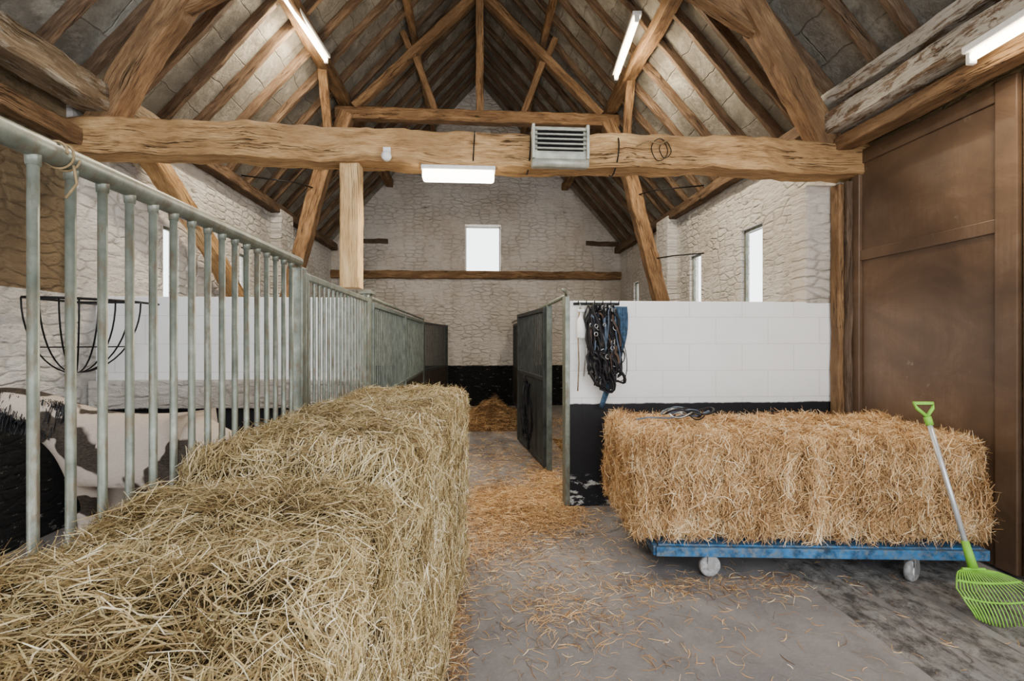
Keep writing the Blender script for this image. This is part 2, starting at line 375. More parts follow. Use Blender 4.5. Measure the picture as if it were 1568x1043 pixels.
# ---------------------------------------------------------- bales
def bale(name,c,h,yaw,mat,core,count,length,width,lump=.02,r=.07,seed=0,vert=.4,hang=0,out=.25,flake=.012,curl=.3,stick_p=.05,bulge=0.0):
    c=np.array(c); h=np.array(h); cy,sy=math.cos(yaw),math.sin(yaw)
    R=np.array([[cy,-sy,0],[sy,cy,0],[0,0,1]])
    long_=0 if h[0]>h[1] else 1
    def surf(p):
        q=np.clip(p,-h+r,h-r); d=p-q; l=np.linalg.norm(d,axis=1,keepdims=True)+1e-9; nn=d/l
        s=q+nn*r
        disp=lump*(vnoise(s,3.0,seed)+.8*vnoise(s,9,seed+2)+.55*vnoise(s,24,seed+4))
        disp-=flake*np.abs(np.sin(s[:,long_]*math.pi/.17+vnoise(s,3,seed)*1.2))**.5*(np.abs(nn[:,long_])<.5)
        disp+=bulge*np.clip((-s[:,2]/h[2])*.5+.3,0,1)*(np.abs(nn[:,2])<.6)
        return s+nn*disp[:,None], nn
    par=empty(name)
    V=[];F=[]
    for ax in range(3):
        for sg in (-1,1):
            a1,a2=[i for i in range(3) if i!=ax]
            n1=max(8,int(h[a1]*2/.025)); n2=max(8,int(h[a2]*2/.025)); o=len(V)
            for i in range(n1+1):
                for j in range(n2+1):
                    p=[0,0,0]; p[ax]=sg*h[ax]; p[a1]=-h[a1]+2*h[a1]*i/n1; p[a2]=-h[a2]+2*h[a2]*j/n2; V.append(p)
            for i in range(n1):
                for j in range(n2):
                    f=(o+i*(n2+1)+j,o+(i+1)*(n2+1)+j,o+(i+1)*(n2+1)+j+1,o+i*(n2+1)+j+1)
                    F.append(f if (sg>0)^(ax==1) else f[::-1])
    V=np.array(V,float); Vs,n_=surf(V); Vs=(Vs-n_*.014)@R.T+c
    Vs[:,2]=np.maximum(Vs[:,2],c[2]-h[2]+.003)
    me=bpy.data.meshes.new(name+'_core'); me.from_pydata(Vs.tolist(),[],F); me.materials.append(core)
    me.polygons.foreach_set('use_smooth',[True]*len(F)); me.update()
    o=bpy.data.objects.new('packed_core',me); link(o,par)
    areas=[];fa=[]
    for ax in range(3):
        for sg in (-1,1):
            if ax==2 and sg<0: continue
            a1,a2=[i for i in range(3) if i!=ax]; areas.append(h[a1]*h[a2]); fa.append((ax,sg))
    areas=np.array(areas)/sum(areas); ch=rng.choice(len(fa),count,p=areas)
    p=rng.uniform(-1,1,(count,3))*h
    for k,(ax,sg) in enumerate(fa): p[ch==k,ax]=sg*h[ax]
    s,nn=surf(p)
    top=nn[:,2]>.6
    D=rng.normal(0,1,(count,3)); D-=nn*np.sum(D*nn,1,keepdims=True); D/=np.linalg.norm(D,axis=1,keepdims=True)
    tilt=rng.normal(0,out,count); stick=rng.uniform(0,1,count)<stick_p; tilt[stick]+=rng.uniform(.3,1.2,stick.sum())
    D=D+nn*tilt[:,None]
    vb=np.where(top,0,vert)
    D[:,2]=D[:,2]*(1+vb*2.5)
    cl=np.stack([vnoise(s,7,seed+9),vnoise(s,7,seed+12),vnoise(s,7,seed+15)],1)*1.2
    cl-=nn*np.sum(cl*nn,1,keepdims=True); D=D+cl*np.sign(np.sum(cl*D,1,keepdims=True)+1e-9)
    L=length*rng.uniform(.35,1.5,count); W=width*rng.uniform(.45,1.5,count)
    lift=rng.uniform(-.016,.018,count)+np.maximum(0,vnoise(s,14,seed+30))*.038*rng.uniform(0,1,count)
    s=s+nn*lift[:,None]
    if hang>0:
        low=(s[:,2]<-h[2]+.12)&(~top); D[low,2]-=1.2*hang
    s[:,2]=np.maximum(s[:,2],-h[2]+(.03 if hang<=0 else -.035))
    rv=.46+.22*vnoise(s,5,seed+20)+.24*vnoise(s,17,seed+22)+rng.normal(0,.26,count)+lift*6  # raised strands lighter, sunken ones darker: shade put into the tone
    strands('loose_strands',s@R.T+c,D@R.T,nn@R.T,L,W,mat,par,curl,rv)
    return par

bale('hay_bale',(-.56,.54,.552),(.345,.960,.552),0,M['hay'],M['haycore'],110000,.085,.0019,lump=.038,r=.10,seed=1,vert=.3,curl=.5,out=.36,stick_p=.12)
bale('hay_bale',(-.50,2.60,.585),(.365,1.0,.585),math.radians(-3.5),M['hay'],M['haycore'],90000,.095,.0025,lump=.026,r=.10,seed=5,vert=.4,curl=.45,out=.32,stick_p=.10)
bale('straw_bale',(2.16,3.61,.553),(1.09,.56,.325),math.radians(-6),M['straw'],M['strawcore'],88000,.125,.0036,lump=.036,r=.12,seed=9,vert=.6,hang=.9,curl=.45,out=.36,stick_p=.13,flake=.035,bulge=.06)

# ---------------------------------------------------------- room shell
XL,XR,YB=-3.25,3.35,11.7
XC=.05; EZ=3.72; RZ=7.42; HW=3.3; SL=(RZ-EZ)/HW
def roofz(x): return RZ-abs(x-XC)*SL
def apply_bool(o,cutters):
    for (c,h) in cutters:
        mb=MB(); mb.box(c,h,M['white']); cu=mb.obj('cut')
        md=o.modifiers.new('b','BOOLEAN'); md.object=cu; md.operation='DIFFERENCE'; md.solver='EXACT'
        bpy.context.view_layer.update()
        dg=bpy.context.evaluated_depsgraph_get(); me=bpy.data.meshes.new_from_object(o.evaluated_get(dg))
        o.modifiers.clear(); o.data=me
        bpy.data.objects.remove(cu)
mb=MB(); mb.box((0,4.8,-.1),(3.8,7.2,.1),M['floor']); mb.obj('floor')
mb=MB(); y0,y1=YB,YB+.4
pr=[(-3.7,0),(3.75,0),(3.75,roofz(3.75)+.02),(XC,RZ+.02),(-3.7,roofz(-3.7)+.02)]
vs=[(x,y0,z) for x,z in pr]+[(x,y1,z) for x,z in pr]
mb.add(vs,[(0,1,2,3,4),(9,8,7,6,5)]+[(i,i+5,(i+1)%5+5,(i+1)%5) for i in range(5)],M['wallX'])
w=mb.obj('wall_back'); apply_bool(w,[((.15,YB+.2,3.63),(.41,.5,.53))])
def splay(xw,sg,y,z,a,b2):
    return [((xw+sg*.2,y,z),(.5,a,b2)),((xw+sg*(.11+.4),y+.15,z),(.4,a+.42,b2+.15))]
mb=MB(); mb.box(((XL-.4+XL)/2,8.05,1.86),(.2,3.7,1.86),M['wallY']); w=mb.obj('wall_left')
cuts=[]
for y,a in ((5.68,.14),(7.4,.15),(9.2,.15)): cuts+=splay(XL,-1,y,2.25,a,.46)
apply_bool(w,cuts)
mb=MB(); mb.box((XR+.2,8.1,1.86),(.2,3.6,1.86),M['wallY']); w=mb.obj('wall_right')
cuts=[]
RW=[(6.0,2.37,.24,.52),(7.6,2.32,.20,.50),(9.2,2.25,.16,.48),(10.5,2.25,.16,.48)]
for y,z,a,b2 in RW: cuts+=splay(XR,1,y,z,a,b2)
apply_bool(w,cuts)
mb=MB(); mb.bbox((XR-.06,8.6,1.8),(.1,.28,1.8),M['wallY'],.03); mb.obj('wall_right_pilaster')
mb=MB(); mb.bbox((XL+.06,8.6,1.8),(.1,.28,1.8),M['wallY'],.03); mb.obj('wall_left_pilaster')
mb=MB(); mb.box((XL-.25,1.15,2.8),(.2,3.2,.92),M['wallTan']); mb.box((XL-.25,1.15,.94),(.2,3.2,.94),M['wallY']); mb.obj('wall_left_front')
# right front wall: unseen gap added to let daylight onto the bale side, nearer than y=1
mb=MB(); mb.box((XR+.27,2.8,1.62),(.16,1.7,1.62),M['wallTan']); mb.box((XR+.27,1.25,3.5),(.16,3.25,.24),M['wallTan']); mb.obj('wall_right_front')
mb=MB()
for sg in (-1,1):
    xe=XC+sg*3.9; t=.12
    vs=[(XC,-2.3,RZ),(xe,-2.3,roofz(xe)),(xe,12.2,roofz(xe)),(XC,12.2,RZ)]
    vs+= [(x,y,z+t) for x,y,z in vs]
    mb.add(vs,[(0,1,2,3),(7,6,5,4),(0,4,5,1),(1,5,6,2),(2,6,7,3),(3,7,4,0)],M['roof'])
mb.obj('ceiling')
raf=empty('roof_rafters')
y=-1.8;k=0
while y<11.6:
    for sg in (-1,1):
        dy=random.uniform(-.04,.04)
        off=.05
        a=(XC+sg*.03,y+dy,RZ-off*1.5); bq=(XC+sg*3.28,y+dy+random.uniform(-.06,.06),roofz(XC+sg*3.28)-off*1.5)
        mid_=((a[0]+bq[0])/2,(a[1]+bq[1])/2+random.uniform(-.03,.03),(a[2]+bq[2])/2)
        timber('rafter_%d'%k,[a,mid_,bq],.06,.10,M['rafter'],raf,up=(0,0,1),rough=.011); k+=1
    y+=.48
pur=empty('roof_purlins')
for sg in (-1,1):
    timber('purlin_a%d'%sg,[(XC+sg*2.0,-1.8,5.06),(XC+sg*2.0,11.7,5.06)],.15,.17,M['brown'],pur,rough=.016)
    timber('purlin_b%d'%sg,[(XC+sg*1.0,-1.8,6.17),(XC+sg*1.0,11.7,6.17)],.10,.12,M['brown'],pur,rough=.012)
timber('ridge_board',[(XC,-1.8,7.22),(XC,11.7,7.22)],.07,.18,M['rafter'],pur)
def truss(name,Y,legs,near=False):
    e=empty(name)
    for sg in (-1,1):
        timber('leg_%d'%sg,[(XC+sg*(x),Y,z) for x,z in legs],.20,.22,M['brown'],e,up=(0,1,0),rough=.016)
        timber('principal_%d'%sg,[(XC+sg*1.85,Y,4.95),(XC+sg*.05,Y,6.72)],.12,.15,M['brown'],e,up=(0,1,0),rough=.012)
        timber('strut_%d'%sg,[(XC+sg*.66,Y,4.93),(XC+sg*.95,Y,5.72)],.09,.10,M['brown'],e,up=(0,1,0))
        timber('purlin_post_%d'%sg,[(XC+sg*.98,Y,5.72),(XC+sg*1.15,Y,6.1)],.09,.10,M['brown'],e,up=(0,1,0))
        if near:
            timber('knee_%d'%sg,[(XC+sg*1.45,Y,4.86),(XC+sg*2.66,Y,4.16)],.10,.13,M['brown'],e,up=(0,1,0),rough=.012)
        else:
            timber('purlin_brace_%d'%sg,[(XC+sg*2.02,Y-1.0,5.0),(XC+sg*2.18,Y-.1,4.15)],.08,.11,M['brown'],e,up=(1,0,0),rough=.012)
            timber('purlin_brace_b%d'%sg,[(XC+sg*2.02,Y+1.0,5.0),(XC+sg*2.18,Y+.1,4.15)],.08,.11,M['brown'],e,up=(1,0,0),rough=.012)
    timber('collar',[(XC-2.12,Y,4.86),(XC+2.12,Y,4.86)],.16,.18,M['brown'],e,up=(0,0,1),rough=.015)
    timber('king_post',[(XC,Y,4.93),(XC,Y,7.2)],.11,.11,M['brown'],e,up=(0,1,0),rough=.012)
    return e
truss('roof_truss',4.42,[(3.12,3.26),(2.76,3.92),(2.40,4.48),(2.0,4.95)],True)
truss('roof_truss',7.7,[(3.2,1.1),(2.80,2.1),(2.52,3.2),(2.32,4.0),(1.95,4.85)])
tie=timber('tie_beam',[(-3.5,4.4,3.13),(-2.4,4.4,3.15),(-1.2,4.4,3.12),(.4,4.4,3.10),(2.0,4.4,3.14),(3.5,4.4,3.10)],.28,.28,M['beam'],rough=.028)
timber('wooden_post',[(-1.055,4.40,1.94),(-1.055,4.40,3.0)],.16,.16,M['pale'],up=(0,1,0),rough=.008)
timber('wall_brace',[(-3.02,4.75,3.32),(-3.05,5.8,2.75),(-3.10,6.95,2.0),(-3.12,7.3,1.6)],.17,.17,M['beam'],up=(1,0,0),rough=.015)
pl=empty('wall_plate')
timber('upper_plate_r',[(3.20,-1.8,3.68),(3.20,4.6,3.66)],.14,.13,M['weather'],pl,rough=.014)
timber('lower_plate_r',[(3.20,-1.8,3.43),(3.20,4.4,3.43)],.24,.18,M['weather'],pl,rough=.014)
timber('door_track_r',[(3.24,-1.8,3.25),(3.24,4.4,3.23)],.16,.11,M['brown'],pl,rough=.010)
timber('upper_plate_l',[(-3.06,-1.8,3.42),(-3.06,5.3,3.46)],.24,.22,M['weatherL'],pl,rough=.018)
timber('lower_plate_l',[(-3.18,-1.8,3.12),(-3.18,4.3,3.12)],.14,.14,M['brown'],pl,rough=.015)
timber('side_plate_r',[(3.28,4.6,3.60),(3.28,11.7,3.60)],.14,.14,M['rafter'],pl,rough=.012)
timber('side_plate_l',[(-3.18,5.3,3.60),(-3.18,11.7,3.60)],.14,.14,M['rafter'],pl,rough=.012)
tr=empty('trim_1')
timber('wall_rail',[(XL,YB-.05,2.98),(XR,YB-.05,3.0)],.14,.17,M['brown'],tr,rough=.018)
for x in (-2.35,2.95): timber('stub_%d'%int(x*10),[(x-.4,YB-.03,3.76),(x+.35,YB-.03,3.74)],.08,.10,M['dark'],tr,rough=.02)
mb=MB()
for sg in (-1,1):
    for Y,x,z in ((7.68,2.35,3.72),(7.68,2.62,2.75)):
        mb.tube([(XC+sg*x,Y,z),(XC+sg*(x+.25),Y-.3,z+.01),(XC+sg*3.2,Y-.6,z)],.010,M['blackmetal'],6)
mb.obj('iron_tie_rods')

def win(name,c,hw,hh,ax):
    mb=MB(); t=.016
    def B(u,z,hu,hz,dd=.02):
        if ax==0: mb.bbox((c[0]+u,c[1],c[2]+z),(hu,dd,hz),M['white'],.006)
        else: mb.bbox((c[0],c[1]+u,c[2]+z),(dd,hu,hz),M['galv'],.006)
    B(0,hh-t,hw,t);B(0,-hh+t,hw,t);B(hw-t,0,t,hh);B(-hw+t,0,t,hh)
    mb.obj(name)
win('window_1',(.15,YB+.26,3.63),.41,.53,0)
for i,(x,y,z,a,b2) in enumerate([(XR+.06,y,z,a,b2) for y,z,a,b2 in RW]+[(XL-.06,5.68,2.25,.14,.46),(XL-.06,7.4,2.25,.15,.46),(XL-.06,9.2,2.25,.15,.46)]):
    win('window_%d'%(i+2),(x,y,z),a,b2,1)

d=empty('door_1')
mb=MB()
mb.box((XR+.075,3.72,1.60),(.02,.64,1.58),M['ply'])
mb.box((XR+.075,2.0,1.60),(.02,.95,1.58),M['ply'])
for yy,hw in ((4.33,.05),(3.03,.07),(2.86,.05),(1.1,.06)): mb.bbox((XR+.045,yy,1.60),(.02,hw,1.58),M['ply'],.006)
for zz,hh in ((3.12,.06),(2.25,.045),(.12,.1)):
    mb.bbox((XR+.050,3.72,zz),(.012,.62,hh),M['ply'],.004); mb.bbox((XR+.050,2.0,zz),(.012,.9,hh),M['ply'],.004)
mb.obj('door_leaf',d)
timber('door_post',[(XR-.01,4.47,0),(XR-.01,4.47,2.93)],.10,.12,M['brown'],d,up=(0,1,0))
timber('door_post_strip',[(XR-.0,4.37,0),(XR-.0,4.37,2.93)],.05,.04,M['dark'],d,up=(0,1,0))

mb=MB(); mb.bbox((2.11,4.62,.93),(1.29,.07,.93),M['block'],.012); mb.bbox((.82,4.62,.95),(.022,.078,.95),M['galv'],.004); mb.obj('wall_partition_right')
mb=MB(); mb.bbox((-2.13,4.66,.94),(1.12,.07,.94),M['block'],.012); mb.obj('wall_partition_left')
mb=MB(); mb.bbox((-2.13,4.54,1.04),(1.10,.06,.12),M['wallX'],.01); mb.obj('partition_ledge')
mb=MB(); mb.bbox((3.26,4.66,2.4),(.20,.12,.56),M['wallX'],.03); mb.obj('wall_right_return')

# ---------------------------------------------------------- stall fronts
def stall_panel(name,p0,p1,ztop,zbot,mat,barr=.012,step=.105,railr=.02,posts=True,board=None,boardmat=None):
    mb=MB(); p0=Vector(p0);p1=Vector(p1); L=(p1-p0).length; u=(p1-p0)/L
    def P(s,z): q=p0+u*s; return (q.x,q.y,z)
    ang=math.atan2(u.y,u.x); R=Matrix.Rotation(ang,3,'Z')
    mb.bbox(P(L/2,ztop),(L/2,railr,railr),mat,.006,R)
    zb=board if board else zbot
    mb.bbox(P(L/2,zb),(L/2,railr,railr),mat,.006,R)
    if board:
        mb.bbox(P(L/2,(zb+zbot)/2),(L/2,.015,(zb-zbot)/2),boardmat,.004,R)
        mb.bbox(P(L/2,zbot),(L/2,railr,railr),mat,.006,R)
    if posts:
        for s_ in (railr,L-railr): mb.bbox(P(s_,(ztop+zbot)/2),(railr*1.1,railr*1.1,(ztop-zbot)/2+railr),mat,.006,R)
    n=int(L/step)
    for i in range(1,n): mb.tube([P(L*i/n,zb),P(L*i/n,ztop)],barr,mat,8,False)
    return mb.obj(name)
mb=MB(); X0=-.97
mb.tube([(X0,-1.2,1.93),(X0,2.86,1.93)],.027,M['galv'],12)
mb.tube([(X0,-1.2,.12),(X0,2.8,.12)],.02,M['galv'],8)
yy=-1.1
while yy<2.75:
    mb.tube([(X0,yy,.02),(X0,yy,1.895)],.0115,M['galv'],10)
    mb.lathe((X0,yy,1.885),(0,0,1),[(0,.014),(.03,.016),(.035,.012)],M['galv'],10)
    yy+=.104
mb.bbox((X0,2.86,.95),(.032,.032,.95),M['galv'],.006)
mb.bbox((X0+.03,2.86,1.0),(.004,.035,.06),M['galv'],.002)
mb.obj('stall_railing')
mb=MB()
for yk in (1.24,):
    mb.tube([(X0+.030*math.cos(a)+.002,yk+.003*a,1.93+.030*math.sin(a)) for a in np.linspace(0,12.5,50)],.0028,M['rope'],6)
    mb.tube([(X0+.03,yk+.02,1.91),(X0+.03,yk+.03,1.87),(X0+.02,yk+.01,1.83)],.003,M['rope'],6)
mb.obj('baling_twine')
stall_panel('stall_gate',(X0,2.93,0),(X0,4.62,0),1.86,.15,M['galv'],.010,.095,.02)
mb=MB(); mb.bbox((X0-.02,4.70,.98),(.035,.035,.98),M['galv'],.005); mb.bbox((X0-.02,4.70,1.93),(.06,.08,.012),M['galv'],.003)
mb.tube([(X0,4.62,1.89),(X0,9.33,1.89)],.018,M['galv'],8)
mb.obj('stall_post')
stall_panel('stall_gate',(X0,4.78,0),(X0,6.9,0),1.83,.12,M['gate'],.008,.10,.022,board=.95,boardmat=M['board'])
stall_panel('stall_gate',(X0,6.98,0),(X0,9.3,0),1.83,.12,M['gate'],.008,.10,.022,board=.95,boardmat=M['board'])
stall_panel('stall_gate',(X0,9.46,0),(-.66,11.5,0),1.82,.12,M['gatedark'],.010,.10,.022,board=.95,boardmat=M['board'])
mb=MB(); mb.bbox((X0-.03,9.38,.97),(.05,.04,.97),M['galv'],.005); mb.obj('stall_upright')
stall_panel('stall_gate',(.80,5.85,0),(.63,7.55,0),1.86,.06,M['gatedark'],.010,.10,.026,board=1.05,boardmat=M['gatedark'])
stall_panel('stall_gate',(.82,7.75,0),(.85,11.5,0),1.84,.12,M['gatedark'],.010,.10,.022,board=.95,boardmat=M['board'])
mb=MB(); mb.tube([(.82,4.7,1.91),(.82,11.6,1.91)],.02,M['galv'],8); mb.bbox((.83,5.78,.95),(.03,.03,.95),M['gate'],.005); mb.bbox((.83,7.66,.95),(.04,.04,.95),M['gate'],.005)
mb.tube([(.82,4.62,1.9),(.80,4.5,1.93),(.76,4.45,1.95)],.014,M['galv'],8); mb.obj('stall_top_rail')

# ---------------------------------------------------------- lamps
def tube_lamp(name,a,b2,r=.02,w=.05,en=115):
    e=empty(name); a=Vector(a);b2=Vector(b2); mb=MB()
    u=(b2-a).normalized(); L=(b2-a).length; ang=math.atan2(u.y,u.x); R=Matrix.Rotation(ang,3,'Z'); mid=(a+b2)/2
    mb.bbox(mid+Vector((0,0,.05)),(L/2+.03,w,.022),M['white'],.008,R)
    for s_ in (-1,1): mb.bbox(mid+u*s_*(L/2+.012),(.015,.025,.04),M['white'],.006,R)
    mb.obj('housing',e)
    m2=MB(); m2.tube([a,b2],r,M['tube'],12); m2.obj('tube',e)
    ld=bpy.data.lights.new(name+'_light','AREA'); ld.shape='RECTANGLE'; ld.size=L; ld.size_y=.10; ld.energy=en; ld.color=(1,.85,.63)
    lo=bpy.data.objects.new('lamp_light',ld); link(lo,e); lo.location=mid-Vector((0,0,.04)); lo.rotation_euler=(0,0,ang)
    ld=bpy.data.lights.new(name+'_glow','POINT'); ld.shadow_soft_size=.12; ld.energy=en*.38; ld.color=(1,.81,.55)
    lo=bpy.data.objects.new('lamp_glow',ld); link(lo,e); lo.location=mid-Vector((0,0,.25))
    return e
tube_lamp('fluorescent_lamp',(-1.94,5.30,4.98),(-1.86,6.45,4.98),.026)
tube_lamp('fluorescent_lamp',(1.73,5.40,4.98),(1.84,6.6,4.98),.026)
tube_lamp('fluorescent_lamp',(3.00,2.05,3.24),(3.04,2.92,3.24),.024,en=25)
e=empty('bulkhead_lamp'); mb=MB(); mb.bbox((-.15,4.33,2.945),(.31,.07,.018),M['white'],.008); mb.obj('housing',e)
mb=MB(); mb.bbox((-.15,4.32,2.885),(.30,.055,.042),M['tubeL'],.02); mb.obj('diffuser',e)
ld=bpy.data.lights.new('bulkhead_light','AREA'); ld.shape='RECTANGLE'; ld.size=.6; ld.size_y=.1; ld.energy=45; ld.color=(1,.9,.74)
lo=bpy.data.objects.new('lamp_light',ld); link(lo,e); lo.location=(-.15,4.32,2.83)
e=empty('heater_vent'); mb=MB()
mb.bbox((.69,4.20,3.10),(.235,.045,.165),M['grille'],.015)
mb.box((.69,4.153,3.15),(.19,.004,.09),M['void'])
for i in range(5):
    z=3.075+i*.038
    pts=[(.69-.21+.42*t,4.135-.03*math.sin(math.pi*t),z-.012*math.sin(math.pi*t)) for t in np.linspace(0,1,12)]
    mb.tube(pts,.013,M['grille'],6,flat=.6)
mb.lathe((.69,4.14,2.955),(1,0,0),[(-.235,.01),(-.23,.035),(.23,.035),(.235,.01)],M['grille'],12)
for s_ in (-1,1): mb.bbox((.69+s_*.225,4.15,3.13),(.012,.03,.14),M['grille'],.004)
mb.obj('vent_body',e)
mb=MB(); mb.lathe((-.73,4.22,3.0),(0,-1,0),[(0,.04),(.03,.04),(.045,.03),(.05,.012)],M['white'],16); mb.bbox((-.73,4.235,3.04),(.03,.02,.04),M['white'],.004); mb.obj('alarm_sounder')
mb=MB()
for cx,r_ in ((1.55,.07),(1.60,.05)):
    mb.tube([(cx+r_*math.cos(a),4.225+.01*math.sin(3*a),3.12+r_*1.3*math.sin(a)) for a in np.linspace(0,2*math.pi,24,endpoint=False)],.004,M['blackmetal'],6,closed=True)
mb.tube([(1.35,4.22,3.14),(1.45,4.21,3.19),(1.55,4.21,3.16),(1.62,4.21,3.2)],.006,M['rope'],6)
mb.obj('wire_loop',tie)
mb=MB()
for s_ in (-.02,.45,1.2):
    pts=[(s_+.01*math.sin(a),4.4+.172*math.cos(a),3.12+.172*math.sin(a)) for a in np.linspace(0,2*math.pi,24,endpoint=False)]
    mb.tube(pts,.006,M['blackmetal'],6,closed=True)
mb.obj('wire_band',tie)

# ---------------------------------------------------------- trolley
e=empty('bale_trolley'); e.location=(2.19,3.60,0); e.rotation_euler=(0,0,math.radians(-6))
mb=MB(); hx,hy=1.01,.58
for s_ in (-1,1):
    mb.bbox((0,s_*hy,.178),(hx,.016,.029),M['bluepaint'],.004)
    mb.bbox((s_*hx,0,.178),(.016,hy,.029),M['bluepaint'],.004)
for x in (-.6,-.2,.2,.6): mb.bbox((x,0,.18),(.02,hy,.02),M['bluepaint'],.004)
mb.bbox((0,0,.208),(hx-.02,hy-.02,.006),M['bluepaint'],.002)
mb.obj('frame',e)
for i,(x,y_) in enumerate(((-.68,-.53),(.56,-.56),(-.68,.5),(.62,.5))):
    mb=MB(); a=.5 if i%2 else .15; R=Matrix.Rotation(a,3,'Z'); ax=R@Vector((0,1,0)); bx=R@Vector((1,0,0))
    c=Vector((x,y_,.07))+bx*.02
    mb.lathe(c,ax,[(-.018,.03),(-.018,.058),(-.014,.068),(.014,.068),(.018,.058),(.018,.03)],M['greyrubber'],24)
    mb.lathe(c,ax,[(-.026,.012),(-.022,.028),(.022,.028),(.026,.012)],M['white'],16)
    for s_ in (-1,1): mb.bbox(c+ax*s_*.028+Vector((0,0,.035)),(.024,.003,.05),M['steel'],.002,R)
    mb.bbox(c+Vector((0,0,.083)),(.045,.038,.006),M['steel'],.002,R)
    mb.obj('caster_%d'%i,e)

# ---------------------------------------------------------- rake
e=empty('leaf_rake'); mb=MB()
top=Vector((2.64,2.83,1.10)); neck=Vector((2.72,2.62,.27))
mb.tube([top.lerp(neck,.06),neck],.0135,M['shaft'],10)
u=(neck-top).normalized()
side=Vector((1,-.12,0)).normalized()
mb.tube([top+u*.10,top+u*.05],.02,M['green'],10)
mb.tube([top+u*.05,top-side*.045+u*.0,top-side*.055-u*.03,top+side*.055-u*.03,top+side*.045,top+u*.05],.010,M['green'],8)
mb.tube([neck-u*.12,neck+u*.02],.02,M['green'],10,rs=[.018,.024])
nT=21; W2=.20
def hp(f,t):
    spread=(.30+.70*min(1,t*2.2)**.7)*f*W2*(1-.12*max(0,t-.7)/.3*abs(f))
    fw=-.01-.17*math.sin(t*1.45)+.02*t
    zz=.245-.242*t**1.35+.045*abs(f)**2*t
    return Vector((neck.x,neck.y,0))+side*spread+Vector((.06*t,fw,max(.006,zz)))
for i in range(nT):
    f=(i/(nT-1))*2-1
    mb.tube([hp(f,t) for t in np.linspace(0,1,12)],.0040,M['green'],6,flat=.6)
for t,r_ in ((.0,.009),(.3,.007),(.62,.005)):
    mb.tube([hp(f,t) for f in np.linspace(-1,1,21)],r_,M['green'],6)
mb.obj('rake_body',e)

# ---------------------------------------------------------- tack hanging on the wall
e=empty('hanging_halters'); mb=MB()
mb.bbox((1.08,4.53,1.83),(.21,.010,.012),M['blackmetal'],.003)
for i in range(6):
    x=.90+i*.073; mb.tube([(x,4.53,1.83),(x,4.47,1.82),(x,4.45,1.85)],.005,M['blackmetal'],6)
def loop(cx,zt,w,h,mat,r=.008,yo=4.45,skew=0,flat=.35):
    pts=[]
    ph=random.uniform(0,6)
    for a in np.linspace(0,2*math.pi,26,endpoint=False):
        x=cx+w*math.sin(a)*(.35+.65*(1-math.cos(a))/2)+skew*(1-math.cos(a))/2
        z=zt-h*(1-math.cos(a))/2
        pts.append((x+.014*math.sin(3*a+ph),yo+.025*math.sin(2*a+ph),z+.016*math.sin(4*a+ph)))
    mb.tube(pts,r,mat,6,closed=True,flat=flat)
for i in range(40):
    m_=random.choice([M['black']]*8+[M['brownstrap'],M['bluestrap'],M['bluestrap']])
    loop(random.uniform(.98,1.22),random.uniform(1.70,1.83),random.uniform(.03,.08),random.uniform(.25,.66),m_,random.uniform(.008,.014),random.uniform(4.38,4.47),random.uniform(-.03,.06))
for i in range(30):
    c=Vector((random.uniform(.98,1.27),random.uniform(4.36,4.42),random.uniform(1.12,1.7)))
    r_=random.uniform(.012,.022); a0=random.uniform(0,3)
    mb.tube([c+Vector((r_*math.cos(a),.006*math.sin(a+a0),r_*math.sin(a))) for a in np.linspace(0,2*math.pi,14,endpoint=False)],.0032,M['steel'],6,closed=True)
for i in range(20):
    loop(random.uniform(1.00,1.27),random.uniform(1.25,1.45),random.uniform(.04,.08),random.uniform(.12,.28),random.choice([M['black']]*4+[M['brownstrap']]),.014,random.uniform(4.35,4.41),random.uniform(-.03,.06))
mb.obj('halters',e)
mb=MB()
for j in range(7):
    x0=1.235+j*.015
    pts=[(x0+.010*math.sin(t*5+j)-.02*t*t*j,4.45-.008*(j%2)-.02*math.sin(t*3),1.80-(.62 if j>3 else .9)*t) for t in np.linspace(0,1,14)]
    if j<=3: pts=[(p[0]-.12*max(0,(t-.5))*2*1.0,p[1]+.03*t,p[2]) for p,t in zip(pts,np.linspace(0,1,14))]
    mb.tube(pts,.017,M['bluecloth'],8)
mb.obj('blue_rug',e)
mb=MB()
mb.lathe((.93,4.47,1.52),(0,0,1),[(0,.034),(.01,.038),(.16,.038),(.19,.02),(.21,.014),(.235,.014)],M['white'],16)
mb.bbox((.925,4.45,1.765),(.03,.012,.012),M['white'],.004)
mb.tube([(.93,4.47,1.77),(.92,4.46,1.8),(.915,4.46,1.83)],.004,M['steel'],6)
mb.tube([(.96,4.48,1.80),(.95,4.48,1.6),(.965,4.48,1.35),(.955,4.48,1.18)],.006,M['steel'],6)
mb.tube([(.92,4.48,1.80),(.90,4.48,1.6),(.91,4.48,1.30),(.90,4.48,1.05)],.006,M['rope'],6)
mb.obj('spray_bottle',e)
e2=empty('gate_halter'); mb=MB()
for i in range(8): loop(.62+random.uniform(-.03,.03),random.uniform(.95,1.1),random.uniform(.03,.06),random.uniform(.5,.85),M['black'],.014,6.25+random.uniform(-.05,.05))
mb.obj('straps',e2)
e3=empty('halter_on_bale'); mb=MB()
for i in range(9):
    cx,cy=1.62+random.uniform(-.12,.12),3.72+random.uniform(-.08,.08); w_,h_=random.uniform(.05,.13),random.uniform(.04,.1); ph=random.uniform(0,6)
    mb.tube([(cx+w_*math.cos(a),cy+h_*math.sin(a),.94+.018*math.sin(2*a+ph)+.012*i/3) for a in np.linspace(0,2*math.pi,22,endpoint=False)],.008,random.choice([M['bluestrap'],M['black'],M['steel']]),6,closed=True,flat=.5)
mb.tube([(1.55,3.7,.94),(1.4,3.62,.935),(1.25,3.66,.935),(1.15,3.6,.93)],.006,M['bluestrap'],6)
mb.obj('straps',e3)

